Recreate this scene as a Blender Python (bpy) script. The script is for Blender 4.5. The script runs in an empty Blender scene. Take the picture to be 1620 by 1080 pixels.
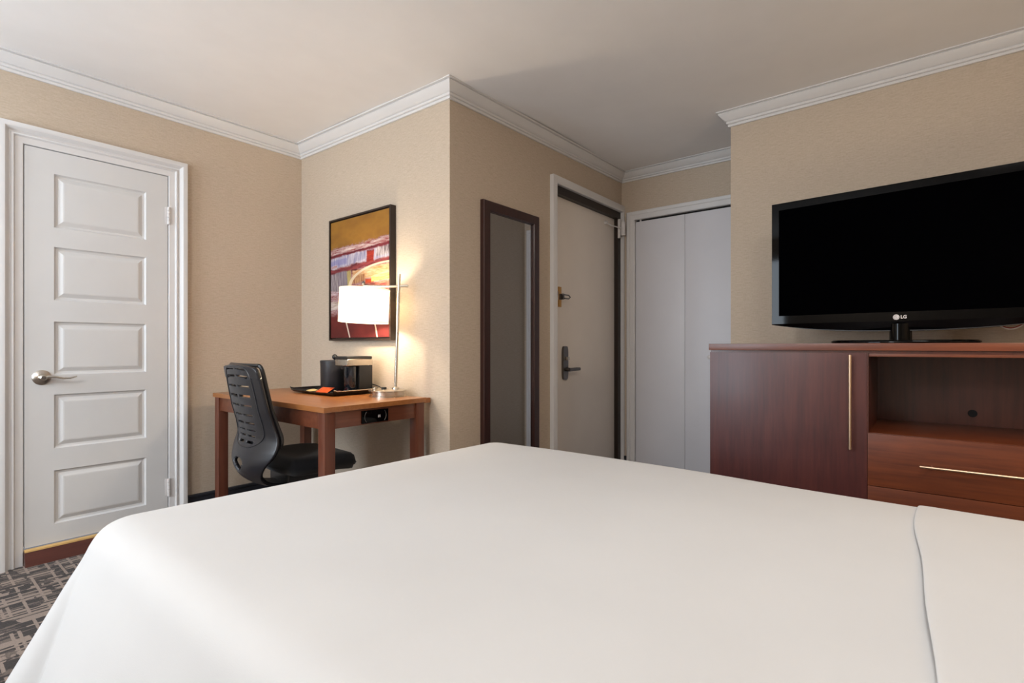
import bpy, bmesh, math, random
from mathutils import Vector, Matrix
random.seed(7)
S = bpy.context.scene
COL = S.collection
PI = math.pi

# ------------------------------------------------------------------ materials
def lin(c):
    return tuple((v / 12.92 if v <= .04045 else ((v + .055) / 1.055) ** 2.4) for v in (x / 255 for x in c)) + (1,)

class NT:
    def __init__(s, name):
        s.m = bpy.data.materials.new(name); s.m.use_nodes = True
        s.t = s.m.node_tree; s.b = s.t.nodes['Principled BSDF']
    def n(s, typ, **kw):
        nd = s.t.nodes.new(typ)
        for k, v in kw.items():
            if k in nd.inputs.keys() if isinstance(k, str) else False: nd.inputs[k].default_value = v
            else: setattr(nd, k, v)
        return nd
    def l(s, a, b): s.t.links.new(a, b)
    def math(s, op, a, b=None, c=None, clamp=False):
        nd = s.t.nodes.new('ShaderNodeMath'); nd.operation = op; nd.use_clamp = clamp
        for i, v in enumerate((a, b, c)):
            if v is None: continue
            if isinstance(v, (int, float)): nd.inputs[i].default_value = v
            else: s.l(v, nd.inputs[i])
        return nd.outputs[0]
    def coords(s, scale=(1, 1, 1), kind='Object', rot=(0, 0, 0)):
        tc = s.t.nodes.new('ShaderNodeTexCoord'); mp = s.t.nodes.new('ShaderNodeMapping')
        mp.inputs['Scale'].default_value = scale; mp.inputs['Rotation'].default_value = rot
        s.l(tc.outputs[kind], mp.inputs['Vector']); return mp.outputs['Vector']
    def noise(s, vec, scale, detail=4, rough=.5):
        nd = s.t.nodes.new('ShaderNodeTexNoise'); nd.inputs['Scale'].default_value = scale
        nd.inputs['Detail'].default_value = detail; nd.inputs['Roughness'].default_value = rough
        s.l(vec, nd.inputs['Vector']); return nd.outputs['Fac']
    def ramp(s, fac, stops, interp='LINEAR'):
        nd = s.t.nodes.new('ShaderNodeValToRGB'); cr = nd.color_ramp; cr.interpolation = interp
        while len(cr.elements) < len(stops): cr.elements.new(.5)
        for e, (p, c) in zip(cr.elements, stops): e.position = p; e.color = c
        s.l(fac, nd.inputs['Fac']); return nd.outputs['Color']
    def mix(s, fac, a, b, typ='MIX'):
        nd = s.t.nodes.new('ShaderNodeMixRGB'); nd.blend_type = typ
        for i, v in zip((0, 1, 2), (fac, a, b)):
            if isinstance(v, (int, float)): nd.inputs[i].default_value = v
            elif isinstance(v, tuple): nd.inputs[i].default_value = v
            else: s.l(v, nd.inputs[i])
        return nd.outputs[0]
    def bump(s, h, strength=.2, dist=.002):
        nd = s.t.nodes.new('ShaderNodeBump'); nd.inputs['Strength'].default_value = strength
        nd.inputs['Distance'].default_value = dist; s.l(h, nd.inputs['Height'])
        s.l(nd.outputs['Normal'], s.b.inputs['Normal'])
    def set(s, **kw):
        names = dict(col='Base Color', rough='Roughness', metal='Metallic', spec='Specular IOR Level', coat='Coat Weight', coatr='Coat Roughness', emis='Emission Color', es='Emission Strength', sheen='Sheen Weight')
        for k, v in kw.items():
            i = s.b.inputs[names[k]]
            if hasattr(v, 'is_linked') or hasattr(v, 'links'): s.l(v, i)
            else: i.default_value = v
        return s

def simple(name, c, rough=.5, metal=0, var=.06, nscale=40, **kw):
    m = NT(name); c = lin(c)
    f = m.noise(m.coords(), nscale, 3)
    col = m.ramp(f, [(.3, tuple(x * (1 - var) for x in c[:3]) + (1,)), (.7, tuple(min(1, x * (1 + var)) for x in c[:3]) + (1,))])
    m.set(col=col, rough=rough, metal=metal, **kw); return m.m

def wallpaper():
    m = NT('linen_wallpaper')
    g = m.n('ShaderNodeNewGeometry')
    sep = m.n('ShaderNodeSeparateXYZ'); m.l(g.outputs['Position'], sep.inputs[0])
    u = m.math('ADD', sep.outputs['X'], sep.outputs['Y'])
    cmb = m.n('ShaderNodeCombineXYZ')
    m.l(m.math('MULTIPLY', u, 22.), cmb.inputs[0]); m.l(m.math('MULTIPLY', sep.outputs['Z'], 420.), cmb.inputs[1])
    f = m.noise(cmb.outputs[0], 1., 3, .6)
    cmb2 = m.n('ShaderNodeCombineXYZ')
    m.l(m.math('MULTIPLY', u, 120.), cmb2.inputs[0]); m.l(m.math('MULTIPLY', sep.outputs['Z'], 90.), cmb2.inputs[1])
    f2 = m.noise(cmb2.outputs[0], 1., 2)
    h = m.math('ADD', f, m.math('MULTIPLY', f2, .35))
    col = m.ramp(h, [(.45, lin((178, 162, 144))), (.62, lin((188, 172, 153))), (.85, lin((198, 182, 164)))])
    m.set(col=col, rough=.75, spec=.25); m.bump(h, .14, .001); return m.m

def paint(name, c, rough=.35, spec=.4, bumpy=.05):
    m = NT(name); v = m.coords()
    f = m.noise(v, 6, 4); c = lin(c)
    col = m.ramp(f, [(.3, tuple(x * .97 for x in c[:3]) + (1,)), (.7, c)])
    m.set(col=col, rough=rough, spec=spec); m.bump(m.noise(v, 130, 2), bumpy, .001); return m.m

def wood(name, dark, mid, light, axis='Y', scale=1., rough=.32, coat=.25, spec=.5):
    m = NT(name)
    sc = {'X': (1.2, 14, 14), 'Y': (14, 1.2, 14), 'Z': (14, 14, 1.2)}[axis]; sc = tuple(a * 1.8 for a in sc)
    v = m.coords(tuple(a * scale for a in sc))
    f = m.noise(v, 1.6, 6, .62)
    sc2 = {'X': (3, 120, 120), 'Y': (120, 3, 120), 'Z': (120, 120, 3)}[axis]
    f2 = m.noise(m.coords(tuple(a * scale for a in sc2)), 1., 2)
    blot = m.noise(m.coords((3, 3, 3)), 1.3, 3)
    t = m.math('ADD', m.math('MULTIPLY', f, .55), m.math('ADD', m.math('MULTIPLY', f2, .2), m.math('MULTIPLY', blot, .25)))
    col = m.ramp(t, [(.30, lin(dark)), (.5, lin(mid)), (.72, lin(light))])
    m.set(col=col, rough=rough, coat=coat, coatr=.2, spec=spec); m.bump(f2, .06, .0006); return m.m

def carpet():
    m = NT('plaid_carpet'); v = m.coords()
    sep = m.n('ShaderNodeSeparateXYZ'); m.l(v, sep.inputs[0])
    wob = m.noise(v, 55, 2)
    def hashed(coord, n, jit=.5):
        c = m.math('FLOOR', m.math('ADD', m.math('MULTIPLY', coord, n), m.math('MULTIPLY', wob, jit)))
        w = m.n('ShaderNodeTexWhiteNoise'); w.noise_dimensions = '1D'; m.l(c, w.inputs['W']); return w.outputs['Value']
    X, Y = sep.outputs['X'], sep.outputs['Y']
    breakx = m.noise(m.coords((5, 16, 1)), 1., 2); breaky = m.noise(m.coords((16, 5, 1)), 1., 2)
    lx = m.math('MULTIPLY', m.math('GREATER_THAN', hashed(X, 98.), .61), m.math('GREATER_THAN', breakx, .43))
    ly = m.math('MULTIPLY', m.math('GREATER_THAN', hashed(Y, 90.), .61), m.math('GREATER_THAN', breaky, .45))
    cell = m.noise(m.coords((9, 60, 1)), 1., 2)
    st = m.math('MULTIPLY', m.math('GREATER_THAN', cell, .56), .6)
    t = m.math('MAXIMUM', m.math('MAXIMUM', lx, ly), st)
    fuzz = m.noise(v, 300, 2, .8)
    t = m.math('ADD', m.math('MULTIPLY', t, .6), m.math('MULTIPLY', m.math('SUBTRACT', fuzz, .5), .9))
    col = m.ramp(t, [(.0, lin((44, 36, 33))), (.25, lin((66, 55, 50))), (.48, lin((132, 115, 104))), (.85, lin((172, 154, 140)))])
    m.set(col=col, rough=.95, spec=.1, sheen=.15); m.bump(fuzz, .7, .006); return m.m

def fabric(name, c, rough=.85, scale=900, var=.03, strength=.12):
    m = NT(name); v = m.coords(); c = lin(c)
    w = m.noise(m.coords((1, .25, 1)), scale, 2)
    big = m.noise(v, 3.5, 3)
    col = m.ramp(big, [(.3, tuple(x * (1 - var) for x in c[:3]) + (1,)), (.7, c)])
    m.set(col=col, rough=rough, spec=.2, sheen=.15); m.bump(w, strength, .001); return m.m

def metal(name, c, rough=.3, axis=None):
    m = NT(name); sc = {'Z': (1, 1, 60), None: (1, 1, 1)}[axis]
    f = m.noise(m.coords(sc), 8, 3); c = lin(c)
    r = m.math('ADD', m.math('MULTIPLY', f, .05), rough - .02)
    m.set(col=c, metal=1., rough=r); return m.m

def painting_mat():
    m = NT('abstract_canvas')
    tc = m.n('ShaderNodeTexCoord'); sep = m.n('ShaderNodeSeparateXYZ'); m.l(tc.outputs['UV'], sep.inputs[0])
    u, v = sep.outputs['X'], sep.outputs['Y']
    def cm(a, b, o=0.):
        n = m.n('ShaderNodeCombineXYZ'); m.l(m.math('MULTIPLY_ADD', u, a, o), n.inputs[0]); m.l(m.math('MULTIPLY', v, b), n.inputs[1]); return n.outputs[0]
    wob = m.noise(cm(7, 14), 1., 4, .7); wob2 = m.noise(cm(14, 7, 3.), 1., 4, .7)
    vv = m.math('ADD', v, m.math('MULTIPLY', m.math('SUBTRACT', wob, .5), .05))
    vv = m.math('SUBTRACT', vv, m.math('MULTIPLY', u, .03))
    uu = m.math('ADD', u, m.math('MULTIPLY', m.math('SUBTRACT', wob2, .5), .07))
    gold = m.ramp(m.noise(cm(2.5, 5), 1., 3), [(.3, lin((122, 82, 34))), (.55, lin((146, 102, 40))), (.8, lin((116, 74, 34)))])
    hs = m.noise(cm(5, 46), 1., 5, .75)         # horizontal strokes
    vs = m.noise(cm(40, 6), 1., 4, .7)          # vertical strokes
    col = m.ramp(hs, [(.25, lin((84, 24, 34))), (.42, lin((126, 60, 54))), (.5, lin((166, 146, 150))), (.58, lin((128, 52, 44))), (.68, lin((198, 182, 170))), (.8, lin((150, 90, 50)))])
    def step(x, e, w): return m.math('MULTIPLY_ADD', x, 1 / w, -e / w + .5, clamp=True)
    def rect(col, u0, u1, v0, v1, ca, cb, src):
        k = m.math('MULTIPLY', m.math('MULTIPLY', step(uu, u0, .015), m.math('SUBTRACT', 1., step(uu, u1, .015))),
                   m.math('MULTIPLY', step(vv, v0, .012), m.math('SUBTRACT', 1., step(vv, v1, .012))))
        c = m.ramp(src, [(.38, lin(ca)), (.62, lin(cb))])
        return m.mix(k, col, c)
    R = [(-.1, 1.1, .60, .69, (128, 124, 152), (190, 182, 190), vs), (-.1, .30, .62, .665, (120, 118, 158), (150, 146, 178), vs),
         (.44, .62, .615, .68, (112, 112, 142), (168, 162, 178), vs), (.64, .76, .585, .685, (112, 32, 26), (160, 52, 36), hs),
         (.80, 1.1, .62, .69, (60, 34, 44), (214, 204, 204), vs), (-.1, .12, .575, .62, (196, 190, 196), (140, 60, 50), hs),
         (-.1, .16, .40, .57, (96, 84, 90), (160, 150, 152), vs), (.14, .31, .40, .58, (112, 102, 112), (142, 132, 138), vs),
         (.30, .37, .41, .585, (150, 132, 78), (176, 160, 104), vs), (.38, .48, .53, .60, (66, 26, 36), (110, 40, 44), hs),
         (.40, 1.1, .46, .545, (176, 120, 66), (206, 176, 140), hs), (.40, .62, .44, .50, (190, 150, 104), (120, 54, 40), vs),
         (.62, .76, .415, .45, (150, 44, 26), (186, 74, 36), hs), (.72, 1.1, .425, .465, (190, 136, 50), (220, 190, 120), hs),
         (-.1, 1.1, .555, .59, (88, 24, 36), (140, 64, 64), hs), (-.1, .5, .365, .40, (120, 36, 28), (200, 186, 190), hs),
         (.45, 1.1, .355, .415, (96, 26, 34), (180, 120, 96), hs), (-.1, .2, .24, .31, (206, 196, 190), (150, 130, 116), hs),
         (-.1, 1.1, .69, .715, (84, 18, 34), (120, 40, 46), hs), (-.1, 1.1, .715, .755, (206, 190, 184), (128, 44, 50), hs)]
    for r_ in R: col = rect(col, *r_)
    low = m.ramp(m.noise(cm(3, 5), 1., 3), [(.3, lin((74, 28, 26))), (.6, lin((104, 38, 36))), (.8, lin((80, 44, 36)))])
    fine = m.math('MULTIPLY', m.math('SUBTRACT', m.noise(cm(34, 60), 1., 2), .5), .05)
    v2 = m.math('ADD', vv, fine)
    col = m.mix(step(v2, .765, .012), col, gold); col = m.mix(step(v2, .20, .05), low, col)
    # white looping line: part of a flat ellipse, and two thin strokes at the bottom
    dx = m.math('MULTIPLY', m.math('SUBTRACT', u, .97), 1 / .62)
    dy = m.math('MULTIPLY', m.math('SUBTRACT', v, .425), 1 / .165)
    r = m.math('SQRT', m.math('ADD', m.math('MULTIPLY', dx, dx), m.math('MULTIPLY', dy, dy)))
    arc = m.math('LESS_THAN', m.math('ABSOLUTE', m.math('SUBTRACT', r, 1.)), .045)
    arc = m.math('MULTIPLY', arc, m.math('GREATER_THAN', v, .425))
    col = m.mix(arc, col, lin((206, 188, 160)))
    for u0, sl in ((.30, -.10), (.78, -.07)):
        ln = m.math('LESS_THAN', m.math('ABSOLUTE', m.math('SUBTRACT', m.math('SUBTRACT', u, u0), m.math('MULTIPLY', m.math('SUBTRACT', v, .1), sl * 5))), .011)
        ln = m.math('MULTIPLY', ln, m.math('LESS_THAN', v, .16))
        col = m.mix(ln, col, lin((206, 188, 172)))
    m.set(col=col, rough=.5, spec=.25); m.bump(hs, .25, .002); return m.m

M = {}
M['wall'] = wallpaper()
M['ceil'] = paint('ceiling_paint', (236, 234, 233), .8, .2)
M['trim'] = paint('white_trim_paint', (216, 214, 213), .35)
M['door'] = paint('white_door_paint', (208, 207, 206), .38)
M['entry'] = paint('beige_door_paint', (228, 219, 209), .45)
M['closet'] = paint('closet_door_paint', (214, 212, 216), .4)
M['jamb'] = paint('dark_jamb_paint', (38, 27, 20), .4)
M['base'] = simple('navy_vinyl_base', (34, 36, 44), .45)
M['carpet'] = carpet()
M['dres_z'] = wood('mahogany_vertical', (58, 26, 27), (78, 36, 34), (96, 48, 41), 'Z', rough=.42, coat=.12)
M['dres_y'] = wood('mahogany_horizontal_lamplit', (78, 35, 20), (106, 52, 27), (128, 66, 34), 'Y', rough=.38, coat=.15)  # tinted more orange: warm lamplight on the drawers put into the wood colour
M['dres_in'] = wood('mahogany_inside', (58, 26, 20), (78, 36, 26), (92, 44, 32), 'Z')
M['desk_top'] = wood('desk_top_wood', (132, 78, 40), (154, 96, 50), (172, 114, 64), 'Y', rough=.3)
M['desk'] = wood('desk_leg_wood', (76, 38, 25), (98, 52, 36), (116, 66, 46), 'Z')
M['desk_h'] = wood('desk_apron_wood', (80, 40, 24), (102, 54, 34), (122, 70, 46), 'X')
M['thresh'] = wood('threshold_wood', (66, 31, 26), (84, 40, 32), (98, 50, 40), 'X')
M['brass'] = metal('raw_brass', (196, 150, 90), .4)
M['rawwood'] = simple('raw_pine_edge', (214, 172, 108), .6)
M['nickel'] = metal('satin_nickel', (190, 182, 172), .28)
M['steel'] = metal('brushed_steel', (196, 188, 176), .27, None)
M['bronze'] = metal('dark_nickel', (112, 108, 106), .35)
M['champ'] = metal('champagne_metal', (214, 188, 162), .32)
M['black'] = simple('black_plastic', (26, 26, 28), .38, var=.1)
M['chair'] = simple('charcoal_chair_plastic', (25, 26, 32), .32, var=.06)
M['seatf'] = fabric('black_seat_fabric', (16, 16, 20), .9, 500)
M['gloss'] = simple('gloss_black', (4, 4, 5), .05, var=.1, spec=.14)
M['screen'] = simple('black_screen', (2, 2, 3), .3, var=.1, spec=0.)
M['logo'] = simple('silver_print', (205, 200, 202), .4)
M['logod'] = simple('grey_print', (120, 116, 118), .5)
M['bed'] = fabric('white_bedspread', (200, 199, 198), .8, 700)
M['matt'] = fabric('mattress_ticking', (214, 210, 204), .85, 400)
M['mframe'] = wood('mirror_frame_wood', (34, 14, 12), (48, 20, 17), (62, 28, 24), 'Z', rough=.36)
m_ = NT('mirror_glass'); m_.set(col=lin((205, 205, 208)), metal=1., rough=.015); M['mirror'] = m_.m
M['frame'] = simple('dark_picture_frame', (40, 27, 20), .45)
M['canvas'] = painting_mat()
M['tray'] = simple('black_tray', (22, 21, 21), .25)
M['bucket'] = simple('black_bucket', (34, 34, 38), .42)
M['pack_o'] = simple('orange_packet', (206, 84, 34), .35, var=.25, nscale=60)
M['pack_r'] = simple('red_packet', (150, 40, 26), .35, var=.2, nscale=60)
M['pack_c'] = simple('cream_packet', (206, 180, 120), .35, var=.25, nscale=60)
M['cupg'] = simple('dark_tank_plastic', (14, 20, 30), .1, coat=.5)
m_ = NT('lamp_shade_linen'); c_ = lin((246, 243, 234)); m_.set(col=c_, rough=.8)
tr = m_.n('ShaderNodeBsdfTranslucent'); tr.inputs['Color'].default_value = lin((255, 252, 244))
mx = m_.n('ShaderNodeMixShader'); mx.inputs[0].default_value = .65
out = m_.t.nodes['Material Output']; m_.l(m_.b.outputs[0], mx.inputs[1]); m_.l(tr.outputs[0], mx.inputs[2]); m_.l(mx.outputs[0], out.inputs['Surface'])
M['shade'] = m_.m
m_ = NT('bulb_glow'); m_.set(col=(1, .9, .7, 1), emis=(1, .82, .60, 1), es=320.); M['bulb'] = m_.m
M['white_pl'] = simple('white_plastic', (214, 210, 208), .4)
M['dark_in'] = simple('dark_void', (12, 11, 11), .8)
M['cable'] = simple('red_cable', (150, 50, 44), .5)
M['cablew'] = simple('white_cable', (220, 214, 210), .5)

# ------------------------------------------------------------------ mesh helpers
class MB:
    def __init__(s): s.b = bmesh.new()
    def box(s, lo, hi, bev=0., seg=2, mat=None):
        r = bmesh.ops.create_cube(s.b, size=1.)
        vs = r['verts']
        for v in vs:
            v.co = Vector([lo[i] + (v.co[i] + .5) * (hi[i] - lo[i]) for i in range(3)])
        if bev:
            es = list({e for v in vs for e in v.link_edges})
            r2 = bmesh.ops.bevel(s.b, geom=es, offset=bev, segments=seg, profile=.7, affect='EDGES')
        return s
    def cyl(s, p, q, r, r2=None, n=24, cap=True):
        p, q = Vector(p), Vector(q); d = q - p
        rot = d.to_track_quat('Z', 'Y').to_matrix().to_4x4()
        bmesh.ops.create_cone(s.b, cap_ends=cap, segments=n, radius1=r, radius2=r if r2 is None else r2, depth=d.length,
                              matrix=Matrix.Translation((p + q) / 2) @ rot)
        return s
    def sphere(s, c, r, sc=(1, 1, 1), n=20):
        bmesh.ops.create_uvsphere(s.b, u_segments=n, v_segments=n // 2, radius=r, matrix=Matrix.Translation(c) @ Matrix.Diagonal((*sc, 1)))
        return s
    def lathe(s, prof, n=40, c=(0, 0, 0), axis='Z', closed=False):
        rings = []
        for r, z in prof:
            ring = []
            for k in range(n):
                a = 2 * PI * k / n
                x, y = r * math.cos(a), r * math.sin(a)
                p = {'Z': (x, y, z), 'X': (z, x, y), 'Y': (y, z, x)}[axis]
                ring.append(s.b.verts.new(Vector(c) + Vector(p)))
            rings.append(ring)
        for a, b in zip(rings, rings[1:]):
            for k in range(n):
                s.b.faces.new((a[k], a[(k + 1) % n], b[(k + 1) % n], b[k]))
        if not closed:
            if prof[0][0] > 1e-5: s.b.faces.new(rings[0][::-1])
            if prof[-1][0] > 1e-5: s.b.faces.new(rings[-1])
        else:
            for k in range(n):
                s.b.faces.new((rings[-1][k], rings[-1][(k + 1) % n], rings[0][(k + 1) % n], rings[0][k]))
        return s
    def tube(s, pts, r, n=10, flat=None, cap=True):
        pts = [Vector(p) for p in pts]; rs = r if isinstance(r, (list, tuple)) else [r] * len(pts)
        rings = []; up = Vector((0, 0, 1)); prev = None
        for i, p in enumerate(pts):
            d = (pts[min(i + 1, len(pts) - 1)] - pts[max(i - 1, 0)]).normalized()
            if prev is None:
                a = d.cross(up) if abs(d.dot(up)) < .95 else d.cross(Vector((1, 0, 0)))
            else: a = prev - d * prev.dot(d)
            a.normalize(); prev = a; b = d.cross(a)
            f = flat or (1, 1)
            rings.append([s.b.verts.new(p + rs[i] * (f[0] * math.cos(2 * PI * k / n) * a + f[1] * math.sin(2 * PI * k / n) * b)) for k in range(n)])
        for a, b in zip(rings, rings[1:]):
            for k in range(n): s.b.faces.new((a[k], a[(k + 1) % n], b[(k + 1) % n], b[k]))
        if cap: s.b.faces.new(rings[0][::-1]); s.b.faces.new(rings[-1])
        return s
    def prism(s, poly, off):
        """poly: 3-D outline, extruded by vector off"""
        off = Vector(off); a = [s.b.verts.new(p) for p in poly]; b = [s.b.verts.new(Vector(p) + off) for p in poly]
        n = len(poly)
        s.b.faces.new(a[::-1]); s.b.faces.new(b)
        for k in range(n): s.b.faces.new((a[k], a[(k + 1) % n], b[(k + 1) % n], b[k]))
        return s
    def loft(s, rings, closed=True, caps=False):
        rr = [[s.b.verts.new(p) for p in r] for r in rings]
        for a, b in zip(rr, rr[1:]):
            n = len(a)
            for k in range(n if closed else n - 1): s.b.faces.new((a[k], a[(k + 1) % n], b[(k + 1) % n], b[k]))
        if caps: s.b.faces.new(rr[0][::-1]); s.b.faces.new(rr[-1])
        return s
    def xf(s, mtx): bmesh.ops.transform(s.b, matrix=mtx, verts=s.b.verts); return s
    def build(s, name, mat, parent=None, smooth=40, loc=None):
        bmesh.ops.recalc_face_normals(s.b, faces=s.b.faces)
        me = bpy.data.meshes.new(name); s.b.to_mesh(me); s.b.free()
        if smooth:
            me.polygons.foreach_set('use_smooth', [True] * len(me.polygons))
            me.set_sharp_from_angle(angle=math.radians(smooth))
        for mm in (mat if isinstance(mat, (list, tuple)) else [mat]): me.materials.append(mm)
        o = bpy.data.objects.new(name, me); COL.objects.link(o)
        if parent is not None:
            o.parent = parent
        return o

def recenter(o, loc):
    """move the origin of a top-level mesh built in world coordinates"""
    loc = Vector(loc); o.data.transform(Matrix.Translation(-loc)); o.location = loc; return o

def tag(o, label, cat, group=None, kind=None):
    o['label'] = label; o['category'] = cat
    if group: o['group'] = group
    if kind: o['kind'] = kind
    return o

def empty(name, loc, label, cat, group=None, kind=None, rz=0.):
    o = bpy.data.objects.new(name, None); COL.objects.link(o); o.location = loc; o.rotation_euler.z = rz
    o.empty_display_size = .1
    return tag(o, label, cat, group, kind)

def plabel(o, t): o['label'] = t; return o

# ------------------------------------------------------------------ room dimensions
YL, XP, YM, XC, XT, YR = 3.368, 1.849, 1.904, 3.761, 3.17, .898   # left wall, desk wall, entry wall, closet wall, tv wall, alcove return
XB, YH = -1.45, -.72                                                # window wall, head wall
def ceil_z(x, y): return 2.428 - .030 * math.exp(-((x - XP) ** 2 + (y - YM) ** 2) / .35)

# floor
o = MB().box((XB - .15, YH - .15, -.1), (XC + .2, YL + .2, 0)).build('floor', M['carpet'])
tag(o, 'dark brown and beige crosshatched carpet floor of the room', 'floor', kind='structure')
# ceiling (slightly out of level, as in the photo)
mb = MB(); nx, ny = 40, 36; g = []
for i in range(nx + 1):
    row = []
    for j in range(ny + 1):
        x = XB - .15 + (XC + .35 - XB) * i / nx; y = YH - .15 + (YL + .35 - YH) * j / ny
        row.append(mb.b.verts.new((x, y, ceil_z(x, y))))
    g.append(row)
for i in range(nx):
    for j in range(ny): mb.b.faces.new((g[i][j], g[i][j + 1], g[i + 1][j + 1], g[i + 1][j]))
r = bmesh.ops.extrude_face_region(mb.b, geom=mb.b.faces[:])
for v in [e for e in r['geom'] if isinstance(e, bmesh.types.BMVert)]: v.co.z = 2.6
o = mb.build('ceiling', M['ceil'], smooth=30)
tag(o, 'flat white painted ceiling above the whole room', 'ceiling', kind='structure')

ZT = 2.46
def wall(name, boxes, label):
    mb = MB()
    for lo, hi in boxes: mb.box(lo, hi)
    return tag(mb.build(name, M['wall'], smooth=0), label, 'wall', kind='structure')
DL0, DL1, DLZ = .440, 1.047, 2.022      # panel door opening
wall('wall_left', [((XB - .1, YL, 0), (DL0, YL + .1, ZT)), ((DL1, YL, 0), (XP + .1, YL + .1, ZT)), ((DL0, YL, DLZ), (DL1, YL + .1, ZT))],
     'beige linen papered wall with the white panelled door')
wall('wall_desk', [((XP, YM + .1, 0), (XP + .1, YL, ZT))], 'beige linen papered wall behind the desk and painting')
EN0, EN1, ENZ = 2.798, 3.775, 2.124
wall('wall_entry', [((XP, YM, 0), (EN0, YM + .1, ZT)), ((EN1, YM, 0), (XC + .1, YM + .1, ZT)), ((EN0, YM, ENZ), (EN1, YM + .1, ZT))] if EN1 < XC - .002 else
     [((XP, YM, 0), (EN0, YM + .1, ZT)), ((EN0, YM, ENZ), (XC + .1, YM + .1, ZT))],
     'shaded beige wall with the tall mirror and the entry door')
CD0, CD1, CDZ = .992, 1.792, 2.052
wall('wall_closet', [((XC, YR - .1, 0), (XC + .1, CD0, ZT)), ((XC, CD1, 0), (XC + .1, YM, ZT)), ((XC, CD0, CDZ), (XC + .1, CD1, ZT))],
     'shaded beige end wall around the white closet doors')
wall('wall_television', [((XT, YH - .1, 0), (XT + .1, YR, ZT)), ((XT + .1, YR - .1, 0), (XC, YR, ZT))],
     'beige linen papered wall behind the television and dresser')
W0, W1, WZ0, WZ1 = 1.95, 3.15, .75, 2.2
wall('wall_back', [((XB - .1, YH - .1, 0), (XB, W0, ZT)), ((XB - .1, W1, 0), (XB, YL, ZT)), ((XB - .1, W0, 0), (XB, W1, WZ0)), ((XB - .1, W0, WZ1), (XB, W1, ZT))],
     'beige papered window wall facing the television')
wall('wall_head', [((XB, YH - .1, 0), (XT, YH, ZT))], 'beige papered wall at the head of the bed')
# window in the back wall
wn = empty('window_1', (XB, (W0 + W1) / 2, WZ0), 'white framed window in the wall opposite the television', 'window', kind='structure')
mb = MB()
hw = (W1 - W0) / 2; hh = WZ1 - WZ0
for lo, hi in (((-.08, -hw, 0), (.02, -hw + .05, hh)), ((-.08, hw - .05, 0), (.02, hw, hh)), ((-.08, -hw + .05, 0), (.02, hw - .05, .05)), ((-.08, -hw + .05, hh - .05), (.02, hw - .05, hh)), ((-.06, -.025, .05), (0, .025, hh - .05))):
    mb.box(lo, hi, .004)
mb.build('window_frame', M['trim'], wn)

# crown mouldings: (u out from wall 0..1, v up 0..1)
CROWN = [(0, 0), (.16, 0), (.19, .05), (.19, .13), (.15, .17), (.27, .19), (.31, .25), (.30, .32), (.26, .35), (.36, .38), (.50, .47), (.66, .60), (.80, .72), (.87, .80), (.82, .85), (.80, .87), (1, .885), (1, 1), (0, 1)]
CP = .066
def crown(name, p0, p1, nrm, zb0, zb1, e0, e1, label):
    """p0,p1 on the wall line; e = +1 outside mitre, -1 inside mitre, 0 square end"""
    p0, p1, nrm = Vector(p0), Vector(p1), Vector(nrm); d = (p1 - p0).normalized()
    rings = []
    for p, zb, e, sg in ((p0, zb0, e0, -1), (p1, zb1, e1, 1)):
        ring = []
        for u, v in CROWN:
            q = p + nrm * (u * CP) + d * (sg * e * u * CP)
            zt = ceil_z(q.x, q.y) + .004
            ring.append((q.x, q.y, zb + v * (zt - zb)))
        rings.append(ring)
    n = 8
    rr = [[tuple(a + (b - a) * k / n for a, b in zip(x, y)) for x, y in zip(*rings)] for k in range(n + 1)]
    mb = MB().loft(rr, True, True)
    return tag(mb.build(name, M['trim'], smooth=18), label, 'crown moulding', kind='structure')
crown('trim_1', (XB, YL), (XP, YL), (0, -1), 2.349, 2.342, -1, -1, 'white crown moulding above the panelled door wall')
crown('trim_2', (XP, YL), (XP, YM), (-1, 0), 2.342, 2.320, -1, 1, 'white crown moulding above the painting and desk')
crown('trim_3', (XP, YM), (XC, YM), (0, -1), 2.320, 2.359, 1, -1, 'white crown moulding above the mirror and entry door')
crown('trim_4', (XC, YM), (XC, YR), (-1, 0), 2.359, 2.353, -1, -1, 'white crown moulding above the closet doors')
crown('trim_5', (XT, YR), (XT, YH), (-1, 0), 2.345, 2.353, 1, -1, 'white crown moulding above the television')

crown('trim_10', (XC, YR), (XT, YR), (0, 1), 2.353, 2.345, -1, 1, 'white crown moulding on the short return wall beside the closet')

# baseboards
def base(name, lo, hi, label):
    mb = MB().box(lo, hi, .003)
    return tag(mb.build(name, M['base']), label, 'baseboard', kind='structure')
BH = .178
def baseb(name, a, b, nrm, label):
    a, b, nrm = Vector((*a, 0)), Vector((*b, 0)), Vector((*nrm, 0))
    prof = [(0, 0), (.022, 0), (.016, .012), (.012, .03), (.012, BH - .02), (.016, BH - .016), (.016, BH - .004), (.012, BH), (0, BH)]
    mb = MB().loft([[p + nrm * u + Vector((0, 0, z)) for u, z in prof] for p in (a, b)], True, True)
    return tag(mb.build(name, M['base'], smooth=30), label, 'baseboard', kind='structure')
baseb('baseboard_left', (1.14, YL), (XP, YL), (0, -1), 'dark navy baseboard between the panelled door and the desk')
baseb('baseboard_desk', (XP, YL - .02), (XP, YM), (-1, 0), 'dark navy baseboard along the wall behind the desk')
baseb('baseboard_entry', (XP, YM), (2.72, YM), (0, -1), 'dark navy baseboard under the tall mirror')
baseb('baseboard_closet', (XC, YM - .018), (XC, 1.85), (-1, 0), 'dark navy baseboard stub beside the closet door')

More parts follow.
